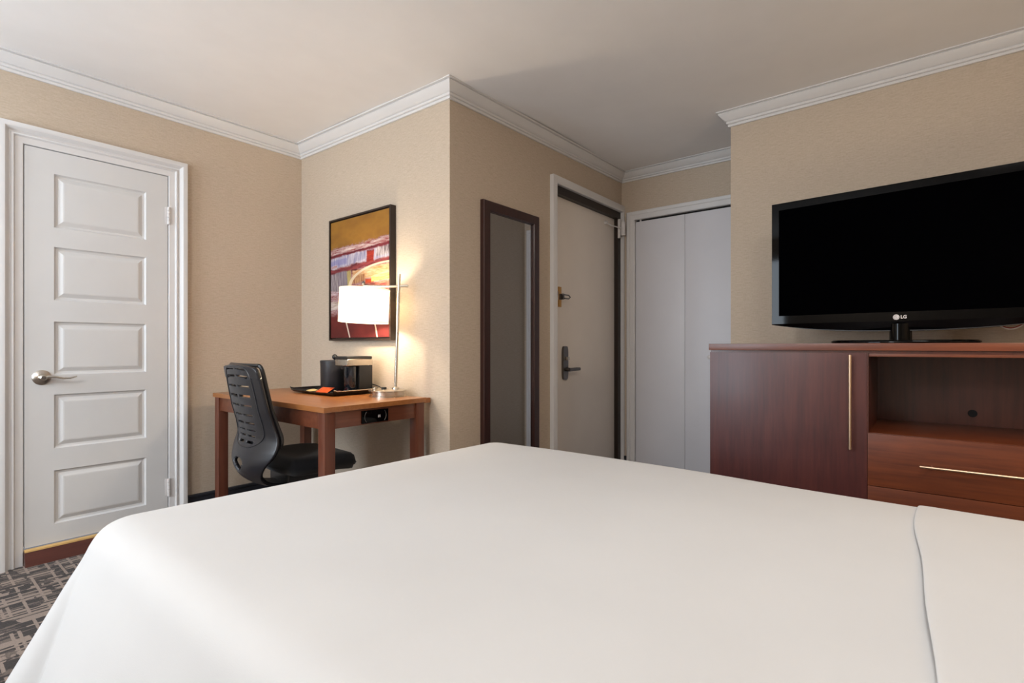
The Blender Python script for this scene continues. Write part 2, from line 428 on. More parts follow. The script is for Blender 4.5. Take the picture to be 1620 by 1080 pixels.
# door casings: profile swept round three sides of an opening
def casing(name, org, ax, nrm, s0, s1, z1, prof, label, z0=0., mat=None):
    """ax: along-wall axis, nrm: out of wall; prof: (w outward from opening, d out of wall)"""
    org, ax, nrm = Vector(org), Vector(ax), Vector(nrm)
    rings = []
    for k in range(4):
        ring = []
        for w, d in prof:
            s = (s0 - w, s0 - w, s1 + w, s1 + w)[k]; z = (z0, z1 + w, z1 + w, z0)[k]
            ring.append(org + ax * s + nrm * d + Vector((0, 0, z)))
        rings.append(ring)
    mb = MB().loft(rings, True, True)
    return tag(mb.build(name, mat or M['trim'], smooth=28), label, 'door casing', kind='structure')
PL = [(0, -.05), (0, .005), (.003, .008), (.030, .010), (.036, .020), (.042, .018), (.046, .012), (.052, .014), (.058, .024), (.066, .034), (.078, .036), (.088, .034), (.090, .028), (.090, -.0), (.02, 0)]
casing('trim_6', (0, YL, 0), (1, 0, 0), (0, -1, 0), DL0 + .001, DL1 - .001, DLZ - .001, PL, 'white moulded casing around the panelled door')
PE = [(-.004, -.002), (-.004, .024), (0, .028), (.04, .030), (.046, .028), (.046, -.002)]
casing('trim_7', (0, YM, 0), (1, 0, 0), (0, -1, 0), EN0, 3.745, ENZ, PE, 'narrow white casing around the dark framed entry door')
PC = [(-.006, -.03), (-.006, .010), (0, .014), (.03, .014), (.036, .02), (.054, .022), (.060, .018), (.060, -.0)]
casing('trim_8', (XC, 0, 0), (0, 1, 0), (-1, 0, 0), CD0, CD1, CDZ, PC, 'white casing around the closet doors')

# ------------------------------------------------------------------ door_1: white five panel door
d1 = empty('door_1', (DL0, YL, 0), 'white five panel hinged door in the left wall', 'door', kind='structure')
L0, L1, LZ0, LZ1 = .0045, DL1 - DL0 - .005, .082, DLZ - .005        # leaf in door-local x/z
mb = MB(); b = mb.b; YF = -.005; YB = .045                          # front (towards room) local y = YF (wall face at 0)
px0, px1 = .112, .498
pz = [(1.640, 1.905), (1.280, 1.544), (.910, 1.174), (.545, .812), (.172, .436)]
xs = [L0, px0, px1, L1]; zs = sorted([LZ0, LZ1] + [z for p in pz for z in p])
grid = {}
for i, x in enumerate(xs):
    for j, z in enumerate(zs): grid[i, j] = b.verts.new((x, YF, z))
for i in range(3):
    for j in range(len(zs) - 1):
        if i == 1 and any(abs(zs[j] - p[0]) < 1e-6 for p in pz):
            # sunk moulded panel
            prev = [grid[i, j], grid[i + 1, j], grid[i + 1, j + 1], grid[i, j + 1]]
            xa, xb_, za, zb = xs[1], xs[2], zs[j], zs[j + 1]
            for ins, dep in ((.002, .004), (.007, .010), (.016, .012), (.034, .003), (.040, .002)):
                cur = [b.verts.new((x, YF + dep, z)) for x, z in ((xa + ins, za + ins), (xb_ - ins, za + ins), (xb_ - ins, zb - ins), (xa + ins, zb - ins))]
                for k in range(4): b.faces.new((prev[k], prev[(k + 1) % 4], cur[(k + 1) % 4], cur[k]))
                prev = cur
            b.faces.new(prev)
        else: b.faces.new((grid[i, j], grid[i + 1, j], grid[i + 1, j + 1], grid[i, j + 1]))
# edges and back
bnd = [(L0, LZ0), (L1, LZ0), (L1, LZ1), (L0, LZ1)]
mb2 = MB().box((L0 + .0005, YF + .016, LZ0 + .0005), (L1 - .0005, YB, LZ1 - .0005))
for (xa, za), (xb_, zb) in zip(bnd, bnd[1:] + bnd[:1]):
    vs = [b.verts.new(p) for p in ((xa, YF, za), (xb_, YF, zb), (xb_, YF + .02, zb), (xa, YF + .02, za))]
    b.faces.new(vs)
leaf = mb.build('door_leaf', M['door'], d1, smooth=0)
mb2.build('door_core', M['door'], leaf, smooth=0)
# lever handle
hx, hz = .066, .899
mb = MB().lathe([(.036, 0), (.0365, -.004), (.030, -.010), (.016, -.014), (.0135, -.020), (.0135, -.030)], 36, (hx, YF, hz), 'Y')
hd = mb.build('door_handle', M['nickel'], d1)
plabel(hd, 'satin nickel lever door handle with round rose')
mb = MB().tube([(hx, -.040, hz), (hx + .02, -.052, hz + .004), (hx + .045, -.054, hz + .002), (hx + .075, -.052, hz - .006), (hx + .100, -.050, hz - .006), (hx + .125, -.050, hz + .002)],
               [.010, .0095, .008, .007, .0065, .005], 12, (1.25, .7)).build('lever', M['nickel'], hd)
MB().lathe([(.0145, -.028), (.0145, -.050), (.010, -.054)], 24, (hx, YF, hz), 'Y').build('lever_hub', M['nickel'], hd)
MB().lathe([(.009, -.050), (.009, -.0555), (.0055, -.056)], 20, (hx, YF, hz), 'Y').build('lock_button', M['bronze'], hd)
for z in (1.795, .250):
    mb = MB().box((L1 - .014, -.0065, z - .048), (L1 + .002, YF, z + .048), .0005)
    for k in range(5):
        mb.cyl((L1 + .003, -.012, z - .050 + k * .020), (L1 + .003, -.012, z - .0315 + k * .020), .0075, n=14)
    mb.build('hinge', M['white_pl'], d1)
# threshold board
th = MB().prism([(DL0 + .002, YL + .05, 0), (DL0 + .002, YL - .046, 0), (DL0 + .002, YL - .030, .066), (DL0 + .002, YL + .05, .070)], (DL1 - DL0 - .004, 0, 0))
th = recenter(th.build('trim_9', M['thresh'], smooth=0), (DL0, YL, 0))
tag(th, 'raised reddish wooden threshold board under the white panelled door', 'threshold', kind='structure')
s_ = MB().box((.003, -.031, .066), (DL1 - DL0 - .003, .0, .0745), .001).build('threshold_strip', M['rawwood'], th); plabel(s_, 'pale golden strip on top of the threshold')
# dark backing behind the leaf
# ------------------------------------------------------------------ door_2: entry door
d2 = empty('door_2', (EN0, YM, 0), 'beige flat entry door with lever lock in a dark frame', 'door', kind='structure')
W2 = 3.745 - EN0
mb = MB()
mb.box((.0, -.001, 0), (.032, .095, ENZ - .001)); mb.box((W2 - .050, -.001, 0), (W2, .095, ENZ - .001)); mb.box((.032, -.001, ENZ - .058), (W2 - .050, .095, ENZ - .001))
o = mb.build('door_frame', M['jamb'], d2, smooth=0); plabel(o, 'nearly black door frame')
LY = .030
leaf = MB().box((.034, LY, .012), (W2 - .052, LY + .034, ENZ - .060), .002).build('door_leaf', M['entry'], d2)
# lock plate (world x about 2.99, z .82-1.05)
kx, kz = .166, .938
mb = MB(); pts = []
for k in range(24):
    a = 2 * PI * k / 24; cx = .031 * math.copysign(abs(math.cos(a)) ** .5, math.cos(a)); cz = .115 * math.copysign(abs(math.sin(a)) ** .35, math.sin(a))
    pts.append((kx + cx, LY - .016, kz + cz))
mb.prism(pts, (0, .016, 0))
lp = mb.build('lock_plate', M['bronze'], d2); plabel(lp, 'dark metal lock plate')
MB().cyl((kx, LY - .014, kz - .045), (kx, LY - .052, kz - .045), .013).build('lever_hub', M['bronze'], lp)
MB().tube([(kx - .008, LY - .050, kz - .045), (kx + .03, LY - .052, kz - .045), (kx + .075, LY - .052, kz - .044), (kx + .128, LY - .050, kz - .044)], [.013, .012, .012, .010], 12, (.6, 1)).build('lever', M['bronze'], lp)
MB().box((kx - .012, LY - .040, kz + .018), (kx + .012, LY - .014, kz + .042), .005).build('thumb_turn', M['steel'], lp)
# swing bar latch
lx, lz = .104, 1.386
la = MB().box((lx - .014, LY - .010, lz - .068), (lx + .016, LY, lz + .068), .002).build('latch_plate', M['brass'], d2); plabel(la, 'brass security latch plate')
MB().tube([(lx - .03, LY - .040, lz + .010), (lx + .0, LY - .045, lz + .012), (lx + .05, LY - .045, lz + .012), (lx + .072, LY - .045, lz), (lx + .05, LY - .045, lz - .012), (lx, LY - .045, lz - .012)], .0045, 8).build('swing_bar', M['bronze'], la)
MB().box((.020, -.012, lz - .03), (.034, .0, lz + .03), .003).build('keeper', M['steel'], d2)
MB().box((lx - .012, LY - .040, lz - .02), (lx + .008, LY - .008, lz + .02), .004).build('latch_post', M['bronze'], la)
# small closer at the top of the hinge side
cxx, czz = W2 - .040, 1.985
cl = MB().box((cxx - .012, -.020, czz - .075), (cxx + .004, 0, czz + .075), .004).build('door_closer', M['white_pl'], d2); plabel(cl, 'small white spring door closer')
MB().cyl((cxx + .016, -.034, czz - .055), (cxx + .016, -.034, czz + .055), .018, n=20).build('spring_housing', M['white_pl'], cl)
MB().tube([(cxx, -.030, czz + .0), (cxx - .10, .01, czz + .012), (cxx - .165, LY - .012, czz + .022)], .005, 8).build('closer_arm', M['white_pl'], cl)
MB().cyl((cxx - .165, LY - .022, czz + .022), (cxx - .165, LY, czz + .022), .013, n=16).build('arm_bracket', M['white_pl'], cl)
for z in (1.83, .32, 1.05):
    MB().cyl((W2 - .040, LY - .008, z - .05), (W2 - .040, LY - .008, z + .05), .009, n=12).build('hinge', M['jamb'], d2)
# ------------------------------------------------------------------ door_3: closet bifold
d3 = empty('door_3', (XC, CD1, 0), 'pair of plain white folding closet doors', 'door', kind='structure')
wl = (CD1 - CD0) / 2
for k in range(2):
    a = -k * wl - (.008 if k == 0 else .0008); bb = -(k + 1) * wl + (.0008 if k == 0 else .004)
    MB().box((.006, bb, .02), (.036, a, CDZ - .020), .002).build('door_leaf', M['closet'], d3)
MB().box((.02, -2 * wl + .01, CDZ - .012), (.045, -.01, CDZ - .001)).build('track', M['dark_in'], d3)
MB().box((.008, -.052, CDZ - .020), (.02, -.040, CDZ - .002)).build('pivot', M['white_pl'], d3)
MB().lathe([(.011, 0), (.009, -.012), (.016, -.022), (.015, -.030), (.008, -.034)], 20, (.006, -wl - .185, .975), 'X').build('knob', M['white_pl'], d3)
MB().box((.10, CD0 - CD1, 0), (.11, 0, CDZ)).build('closet_back', M['dark_in'], d3, smooth=0)

# ------------------------------------------------------------------ tall mirror
mr = empty('wall_mirror', (2.340, YM, .34), 'tall narrow mirror in dark wood frame beside the entry door', 'mirror')
MW, MH, FW, FT = .259, 1.517, .058, .028
def frame_mesh(w, h, fw, t, mat, name, parent, back=.0):
    mb = MB()
    # local: x across, z up, front at y=-t ; mitred frame
    prof = [(0, back), (0, -t + .004), (.004, -t), (fw - .006, -t), (fw, -t + .006), (fw, back)]
    rings = []
    for sx, sz in ((-1, 0), (1, 0), (1, 1), (-1, 1)):
        rings.append([Vector((sx * (w - u), d, u if sz == 0 else h - u)) for u, d in prof])
    mb.loft(rings + [rings[0]], False)
    bmesh.ops.remove_doubles(mb.b, verts=mb.b.verts, dist=1e-6)
    return mb.build(name, mat, parent, smooth=30)
frame_mesh(MW, MH, FW, FT, M['mframe'], 'mirror_frame', mr)
MB().box((-MW + FW - .004, -.012, FW - .004), (MW - FW + .004, -.004, MH - FW + .004)).build('mirror_glass', M['mirror'], mr, smooth=0)

# ------------------------------------------------------------------ painting
PY0, PY1, PZ0, PZ1 = 2.338, 2.962, 1.087, 1.849
pt = empty('wall_painting', (XP, (PY0 + PY1) / 2, PZ0), 'framed abstract painting of gold and red strokes above the desk', 'painting')
pt.rotation_euler.z = -PI / 2      # local x -> -Y world ; local -y -> -X world
pw, ph = (PY1 - PY0) / 2, PZ1 - PZ0
mb = MB(); T = .038
prof = [(0, 0), (0, -T), (.010, -T), (.0105, -T + .014), (.016, -T + .014), (.016, 0)]
rings = [[Vector((sx * (pw - u), d, u if sz == 0 else ph - u)) for u, d in prof] for sx, sz in ((-1, 0), (1, 0), (1, 1), (-1, 1))]
mb.loft(rings + [rings[0]], False); bmesh.ops.remove_doubles(mb.b, verts=mb.b.verts, dist=1e-6)
mb.build('picture_frame', M['frame'], pt, smooth=30)
mb = MB(); ins = .0175
mb.box((-pw + ins, -T + .004, ins), (pw - ins, -.004, ph - ins))
uv = mb.b.loops.layers.uv.new('UVMap')
for f in mb.b.faces:
    for l in f.loops: l[uv].uv = ((l.vert.co.x + pw - ins) / (2 * (pw - ins)), (l.vert.co.z - ins) / (ph - 2 * ins))
mb.build('canvas', M['canvas'], pt, smooth=0)

# ------------------------------------------------------------------ desk
DZ = .784; DX0, DX1, DY0, DY1 = 1.217, 1.802, 2.030, 3.20
dk = empty('writing_desk', ((DX0 + DX1) / 2, (DY0 + DY1) / 2, 0), 'orange brown wooden writing desk with square legs', 'desk')
cx, cy = dk.location.x, dk.location.y
def D(x, y, z): return (x - cx, y - cy, z)
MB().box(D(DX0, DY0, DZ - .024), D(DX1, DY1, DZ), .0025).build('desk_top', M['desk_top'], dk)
LW = .052
for x in (DX0 + .008, DX1 - .008 - LW):
    for y in (DY0 + .008, DY1 - .008 - LW):
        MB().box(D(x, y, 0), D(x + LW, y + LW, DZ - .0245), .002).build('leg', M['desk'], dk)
AZ0, AZ1 = DZ - .100, DZ - .0245
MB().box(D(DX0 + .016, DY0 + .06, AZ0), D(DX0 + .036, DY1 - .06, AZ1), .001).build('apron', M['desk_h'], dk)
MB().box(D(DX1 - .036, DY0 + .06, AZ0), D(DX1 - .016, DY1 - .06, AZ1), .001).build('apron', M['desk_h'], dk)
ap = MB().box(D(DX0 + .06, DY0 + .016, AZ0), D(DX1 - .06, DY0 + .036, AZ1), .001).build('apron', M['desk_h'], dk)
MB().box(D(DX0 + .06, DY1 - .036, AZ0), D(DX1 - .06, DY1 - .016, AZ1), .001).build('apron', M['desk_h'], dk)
MB().box(D(DX1, DY0 + .012, DZ - .030), D(DX1 + .040, DY0 + .050, DZ - .004), .002).build('wall_bumper', M['desk_top'], dk)
# power outlet panel
ox0, ox1, oz0, oz1 = 1.416, 1.566, DZ - .094, DZ - .034
op = MB().box(D(ox0, DY0 + .008, oz0), D(ox1, DY0 + .017, oz1), .003).build('outlet_panel', M['gloss'], dk); plabel(op, 'black power outlet panel in the desk apron')
for x, sg in ((ox0 + .022, 1), (ox1 - .022, -1)):
    pts = [D(x + sg * .010 * (abs(t) ** 2 * 1.0) - sg * .008, DY0 + .0075, (oz0 + oz1) / 2 + t * .024) for t in [k / 6 - 1 for k in range(13)]]
    MB().tube(pts, .0012, 6).build('outlet_ring', M['bronze'], op)
for x in (1.506, 1.514):
    MB().box(D(x, DY0 + .0072, DZ - .072), D(x + .0035, DY0 + .0085, DZ - .060)).build('outlet_marking', M['logo'], op)

# ------------------------------------------------------------------ desk lamp
lb = Vector((1.722, 2.250, DZ))
lamp = empty('desk_lamp', lb, 'brushed steel desk lamp with lit white drum shade', 'lamp')
MB().lathe([(.0, 0), (.094, 0), (.094, .006), (.090, .008), (.090, .026), (.099, .029), (.099, .033), (.068, .038), (.0, .040)], 48).build('lamp_base', M['steel'], lamp)
MB().lathe([(.014, 0), (.014, .010), (.011, .012)], 20, (-.018, .006, .038)).build('switch', M['black'], lamp)
MB().lathe([(.012, 0), (.012, .010), (.009, .013)], 20, (-.058, .030, .035)).build('outlet_cap', M['steel'], lamp)
pb = Vector((.026, -.036, .036)); ptp = Vector((.040, -.050, .655))
MB().cyl(pb, ptp, .0082, n=20).build('pole', M['steel'], lamp)
MB().lathe([(.020, 0), (.018, .010), (.010, .016)], 24, tuple(pb)).build('pole_collar', M['steel'], lamp)
sc = Vector((-.068, .118, .0))          # shade centre relative to base
az = .590
pa = pb + (ptp - pb) * ((az - pb.z) / (ptp.z - pb.z))
ad = Vector((sc.x - pa.x, sc.y - pa.y, 0)).normalized()
MB().tube([pa - ad * .050 + Vector((0, 0, -.000)), pa + ad * .05, Vector((sc.x, sc.y, az + .004))], .0065, 12).build('arm', M['steel'], lamp)
sh = Vector((sc.x, sc.y, .396)); SR, SH = .131, .181
mb = MB().lathe([(SR, 0), (SR, SH), (SR - .003, SH), (SR - .003, 0)], 64, (0, 0, 0), closed=True)
tilt = Matrix.Translation(sh) @ Matrix.Rotation(math.radians(2.4), 4, Vector((.607, .795, 0)))
shd = mb.xf(tilt).build('lamp_shade', M['shade'], lamp); plabel(shd, 'glowing white drum shade')
for z in (.003, SH - .003):
    mb = MB().lathe([(SR + .0015, z - .004), (SR + .0015, z + .004), (SR - .0045, z + .004), (SR - .0045, z - .004)], 64, closed=True)
    mb.xf(tilt).build('shade_band', M['shade'], shd)
MB().cyl((sc.x, sc.y, az), (sc.x, sc.y, .50), .012, n=18).build('socket', M['steel'], lamp)
MB().sphere((sc.x, sc.y, .472), .026, (1, 1, 1.25)).build('bulb', M['bulb'], lamp)
MB().lathe([(.004, 0), (.009, .006), (.009, .016), (.003, .024)], 16, (sc.x, sc.y, az + .006)).build('finial', M['bronze'], lamp)

# ------------------------------------------------------------------ tray, coffee things
TX0, TX1, TY0, TY1 = 1.515, 1.800, 2.430, 2.890
ty = empty('serving_tray', ((TX0 + TX1) / 2, (TY0 + TY1) / 2, DZ), 'black serving tray with flared ends under the coffee maker', 'tray')
mb = MB(); n = 32; m = 24; hx_, hy_ = (TX1 - TX0) / 2, (TY1 - TY0) / 2
G = {}
for i in range(n + 1):
    v = -1 + 2 * i / n
    for j in range(m + 1):
        u = -1 + 2 * j / m
        e = max(0, abs(v) - .925) / .075; f = max(0, abs(u) - .86) / .14
        z = .007 + .020 * e ** 1.2 + .009 * f ** 1.3 * (1 - .2 * e)
        G[1, i, j] = mb.b.verts.new((u * hx_, v * hy_, z)); G[0, i, j] = mb.b.verts.new((u * hx_ * .992, v * hy_ * .995, z - .0045))
for i in range(n):
    for j in range(m):
        for q in (0, 1): mb.b.faces.new((G[q, i, j], G[q, i, j + 1], G[q, i + 1, j + 1], G[q, i + 1, j]))
for i in range(n):
    for j in (0, m): mb.b.faces.new((G[1, i, j], G[1, i + 1, j], G[0, i + 1, j], G[0, i, j]))
for j in range(m):
    for i in (0, n): mb.b.faces.new((G[1, i, j], G[1, i, j + 1], G[0, i, j + 1], G[0, i, j]))
mb.build('tray_body', M['tray'], ty, smooth=60)
o = MB().box((-hx_ * .7, -hy_ * .75, 0), (hx_ * .7, hy_ * .75, .0024), .0006).build('tray_foot', M['tray'], ty)
mb = MB(); pts = []
for k in range(17):
    u = -1 + k / 8; f = max(0, abs(u) - .86) / .14
    pts.append((u * hx_, -hy_ - .001, .0265 + .0075 * f ** 1.3))
mb.tube(pts, .0030, 8).build('tray_rim', M['steel'], ty)
TZ = DZ + .0078
cm = empty('coffee_maker', (1.681, 2.520, TZ), 'black and silver single cup coffee maker on the tray', 'coffee maker')
# local: -x front.  right face y=-.075
MB().box((.005, -.068, 0), (.093, .050, .168), .006).build('machine_body', M['black'], cm)
MB().box((-.072, -.070, .150), (.094, .052, .190), .010, 3).build('brew_head', M['steel'], cm)
MB().box((-.074, -.067, .187), (.092, .049, .204), .007, 3).build('head_lid', M['black'], cm)
MB().cyl((-.038, -.010, .132), (-.038, -.010, .155), .028, .033, n=28).build('brew_spout', M['black'], cm)
MB().lathe([(.0, 0), (.032, 0), (.034, .004), (.034, .140), (.0, .142)], 32, (-.030, -.034, .006)).build('water_tank', M['cupg'], cm)
MB().box((-.105, -.066, 0), (.004, .048, .006), .002).build('drip_tray', M['steel'], cm)
MB().tube([(.090, -.03, .05), (.104, -.055, .042), (.110, -.085, .036), (.112, -.105, .030), (.118, -.13, .020)], .003, 8).build('power_cord', M['black'], cm)
bk = empty('ice_bucket', (1.688, 2.700, TZ), 'round black ice bucket with ball knob lid on the tray', 'ice bucket')
MB().lathe([(0, 0), (.076, 0), (.078, .004), (.080, .165), (.077, .168), (0, .169)], 48).build('bucket_body', M['bucket'], bk)
ld = MB().lathe([(.0815, .166), (.0815, .174), (.078, .178), (0, .181)], 48).build('lid', M['bucket'], bk)
MB().lathe([(.006, .179), (.006, .186)], 16).sphere((0, 0, .198), .0155).build('lid_knob', M['black'], ld)

def packet(loc, rz, tilt, mat, label, w=.05, l=.075):
    mb = MB(); n, m = 8, 6; G = {}
    for s in (1, -1):
        for i in range(n + 1):
            for j in range(m + 1):
                u, v = -1 + 2 * i / n, -1 + 2 * j / m
                bulge = .006 * max(0, (1 - u ** 4)) * max(0, (1 - v ** 2)) ** .6
                if abs(u) > .8: bulge *= .2
                G[s, i, j] = mb.b.verts.new((u * l / 2, v * w / 2, .0065 + s * (bulge + .0004)))
        for i in range(n):
            for j in range(m): mb.b.faces.new((G[s, i, j], G[s, i + 1, j], G[s, i + 1, j + 1], G[s, i, j + 1]))
    for i in range(n):
        for j in (0, m): mb.b.faces.new((G[1, i, j], G[1, i + 1, j], G[-1, i + 1, j], G[-1, i, j]))
    for j in range(m):
        for i in (0, n): mb.b.faces.new((G[1, i, j], G[1, i, j + 1], G[-1, i, j + 1], G[-1, i, j]))
    o = mb.build('coffee_packet', mat); o.location = loc; o.rotation_euler = (tilt, 0, rz)
    return tag(o, label, 'coffee packet', 'packets on the tray')
packet((1.568, 2.600, TZ + .012), 1.75, -.42, M['pack_o'], 'bright orange coffee packet propped on top in front of the coffee maker', .060, .095)
packet((1.560, 2.720, TZ + .003), 1.3, -.10, M['pack_c'], 'cream coffee packet at the left end of the packets on the tray', .05, .08)
packet((1.590, 2.505, TZ + .003), 1.0, -.10, M['pack_r'], 'dark red coffee packet nearest the front of the coffee maker', .045, .07)

# ------------------------------------------------------------------ office chair
CY = 2.45
ch = empty('office_chair', (1.30, CY, 0), 'black slotted back office chair tucked under the wooden desk', 'office chair', rz=-.052)
def catmull(P, t):
    n = len(P) - 1; f = min(max(t, 0), .99999) * n; i = int(f); f -= i
    g = lambda k: Vector(P[min(max(k, 0), n)])
    p0, p1, p2, p3 = g(i - 1), g(i), g(i + 1), g(i + 2)
    return .5 * ((2 * p1) + (p2 - p0) * f + (2 * p0 - 5 * p1 + 4 * p2 - p3) * f * f + (3 * p1 - p0 - 3 * p2 + p3) * f ** 3)
# rows: (x rel chair, z, half width, wrap forward at the edge)
SP = [(-.270, .968, .170, .018), (-.264, .945, .188, .022), (-.252, .86, .195, .028), (-.236, .77, .200, .032), (-.216, .69, .206, .036), (-.210, .63, .226, .042),
      (-.234, .57, .228, .050), (-.248, .51, .178, .040), (-.228, .455, .122, .030), (-.165, .410, .085, .018), (-.07, .390, .07, .01), (.04, .386, .065, .0)]
def spv(t):
    a = catmull([(p[0], p[1], p[2]) for p in SP], t); w = catmull([(p[3], 0, 0) for p in SP], t)
    return a.x, a.y, max(a.z, .01), w.x
NV, NU = 300, 72
mb = MB(); G = {}
for i in range(NV + 1):
    x, z, hwid, wr = spv(i / NV)
    for j in range(NU + 1):
        u = -1 + 2 * j / NU
        G[i, j] = mb.b.verts.new((x + wr * abs(u) ** 2.2, hwid * u, z - .012 * u * u * (1 if i < 40 else 0)))
slots = []
for k in range(10): slots.append(.080 + .0455 * k)       # slot centres in t
def hole(i, j):
    t = (i + .5) / NV; u = -1 + 2 * (j + .5) / NU
    for k, s in enumerate(slots):
        hwid = .62 - .30 * (k / 9.) ** 1.3
        if abs(t - s) < (.0058 if k < 9 else .0085) and .045 < abs(u) < hwid: return True
    a, c = (t - .638) / .046, (u - .06) / .30
    if k and (a * a + (c * (1.25 if a > 0 else 1)) ** 2) < 1: return True
    return False
for i in range(NV):
    for j in range(NU):
        if not hole(i, j): mb.b.faces.new((G[i, j], G[i, j + 1], G[i + 1, j + 1], G[i + 1, j]))
loose = [v for v in mb.b.verts if not v.link_faces]
bmesh.ops.delete(mb.b, geom=loose, context='VERTS')
o = mb.build('backrest', M['chair'], ch, smooth=60)
md = o.modifiers.new('t', 'SOLIDIFY'); md.thickness = .016; md.offset = 0
plabel(o, 'curved charcoal plastic backrest with rows of slots and a grip hole')
# raised rim line round the inset mesh panel
pts = []
for k in range(65):
    a = 2 * PI * k / 64
    ca, sa = math.cos(a), math.sin(a)
    uu = .76 * math.copysign(abs(ca) ** (.55 if sa < 0 else .9), ca) * (1 if sa < 0 else .98); tt = .285 + .235 * math.copysign(abs(sa) ** .6, sa)
    x, z, hwid, wr = spv(tt)
    pts.append((x + wr * abs(uu) ** 2.2 - .0085, hwid * uu, z))
MB().tube(pts, .0035, 6, cap=False).build('panel_rim', M['chair'], bpy.data.objects['backrest'])
# front pad of mesh
mb = MB(); G = {}
for i in range(31):
    x, z, hwid, wr = spv(.03 + .47 * i / 30)
    for j in range(17):
        u = -.93 + 1.86 * j / 16
        G[i, j] = (x + wr * abs(u) ** 2.2 + .026, hwid * u, z)
# (the mesh pad itself is see-through in the photo: only its border is built)
bd = [G[0, j] for j in range(17)] + [G[i, 16] for i in range(1, 31)] + [G[30, j] for j in range(15, -1, -1)] + [G[i, 0] for i in range(29, -1, -1)]
MB().tube(bd, .009, 8).build('mesh_border', M['black'], ch)
# seat cushion
mb = MB(); G = {}
NX, NY = 24, 24
top, botv = {}, {}
def sq(u, v):      # square to rounded square
    k = .30
    return u * math.sqrt(1 - k * v * v), v * math.sqrt(1 - k * u * u)
for i in range(NX + 1):
    for j in range(NY + 1):
        u, v = -1 + 2 * i / NX, -1 + 2 * j / NY
        a, c = sq(u, v); x = .072 + .195 * a; y = .236 * c
        e = max(abs(u), abs(v)); rim = math.sqrt(max(0, 1 - max(0, (e - .72) / .28) ** 2))
        fall = -.030 * max(0, u - .3) ** 1.5
        top[i, j] = mb.b.verts.new((x, y, .480 + .045 * rim + fall + .008 * abs(v) ** 2))
        botv[i, j] = mb.b.verts.new((x * .97, y * .97, .473 - .030 * rim + fall))
for i in range(NX):
    for j in range(NY):
        mb.b.faces.new((top[i, j], top[i + 1, j], top[i + 1, j + 1], top[i, j + 1]))
        mb.b.faces.new((botv[i, j], botv[i, j + 1], botv[i + 1, j + 1], botv[i + 1, j]))
per = [(i, 0) for i in range(NX)] + [(NX, j) for j in range(NY)] + [(i, NY) for i in range(NX, 0, -1)] + [(0, j) for j in range(NY, 0, -1)]
for a, c in zip(per, per[1:] + per[:1]): mb.b.faces.new((top[a], top[c], botv[c], botv[a]))
plabel(mb.build('seat', M['seatf'], ch, smooth=60), 'black fabric seat cushion')
MB().box((-.07, -.10, .375), (.13, .10, .446), .012, 3).build('tilt_mechanism', M['black'], ch)
MB().tube([(.02, -.09, .385), (.02, -.18, .39), (.02, -.235, .392)], .006, 8).build('height_lever', M['black'], ch)
MB().lathe([(.030, .10), (.030, .22), (.016, .222), (.016, .38)], 24, (.03, 0, 0)).build('gas_lift', M['black'], ch)
MB().lathe([(.0, .075), (.045, .075), (.042, .115), (.0, .118)], 24, (.03, 0, 0)).build('base_hub', M['black'], ch)
for k in range(5):
    a = 2 * PI * k / 5 + .3; ca, sa = math.cos(a), math.sin(a)
    lg = MB().tube([(.03 + .03 * ca, .03 * sa, .098), (.03 + .16 * ca, .16 * sa, .088), (.03 + .28 * ca, .28 * sa, .070)], [.024, .020, .015], 10, (1, .8)).build('base_leg', M['black'], ch)
    p = (.03 + .275 * ca, .275 * sa)
    mb = MB()
    for s in (-1, 1):
        q = Vector((p[0] - sa * .014 * s, p[1] + ca * .014 * s, .027)); dd = Vector((-sa, ca, 0)) * .009
        mb.cyl(q - dd, q + dd, .027, n=20)
    mb.cyl((p[0], p[1], .03), (p[0], p[1], .068), .006, n=10)
    mb.build('caster', M['black'], lg)

# ------------------------------------------------------------------ dresser
RX0, RX1, RY0, RY1, RZ = 2.60, XT - .004, -.560, .836, 1.064
dr = empty('dresser', ((RX0 + RX1) / 2, (RY0 + RY1) / 2, 0), 'dark reddish wood dresser with cupboard and drawers under the television', 'dresser')
cx, cy = dr.location.x, dr.location.y
TT = .031
MB().box(D(RX0 - .004, RY0 - .004, RZ - TT), D(RX1, RY1 + .004, RZ), .0025).build('dresser_top', M['dres_y'], dr)
mb = MB()
yd = .190                       # boundary between cupboard and open bay
BZ = RZ - TT - .0085
mb.box(D(RX0 + .02, RY1 - .018, .0), D(RX1, RY1, BZ))           # left side
mb.box(D(RX0 + .02, RY0, .0), D(RX1, RY0 + .018, BZ))           # right side
mb.box(D(RX0 + .003, yd - .003, .06), D(RX1, yd + .015, BZ))    # divider
mb.box(D(RX0 + .02, RY0 + .018, .06), D(RX1, RY1 - .018, .08))  # bottom
mb.box(D(RX0 + .045, RY0 + .018, 0), D(RX0 + .06, RY1 - .018, .06))  # plinth
mb.box(D(RX0 + .008, RY0 + .002, BZ - .004), D(RX1, RY1 - .002, RZ - TT))  # sub top
mb.build('carcass', M['dres_in'], dr, smooth=0)
MB().box(D(RX0 + .010, RY0 + .018, BZ - .016), D(RX0 + .026, yd - .003, BZ - .004), .001).build('bay_rail', M['dres_y'], dr)
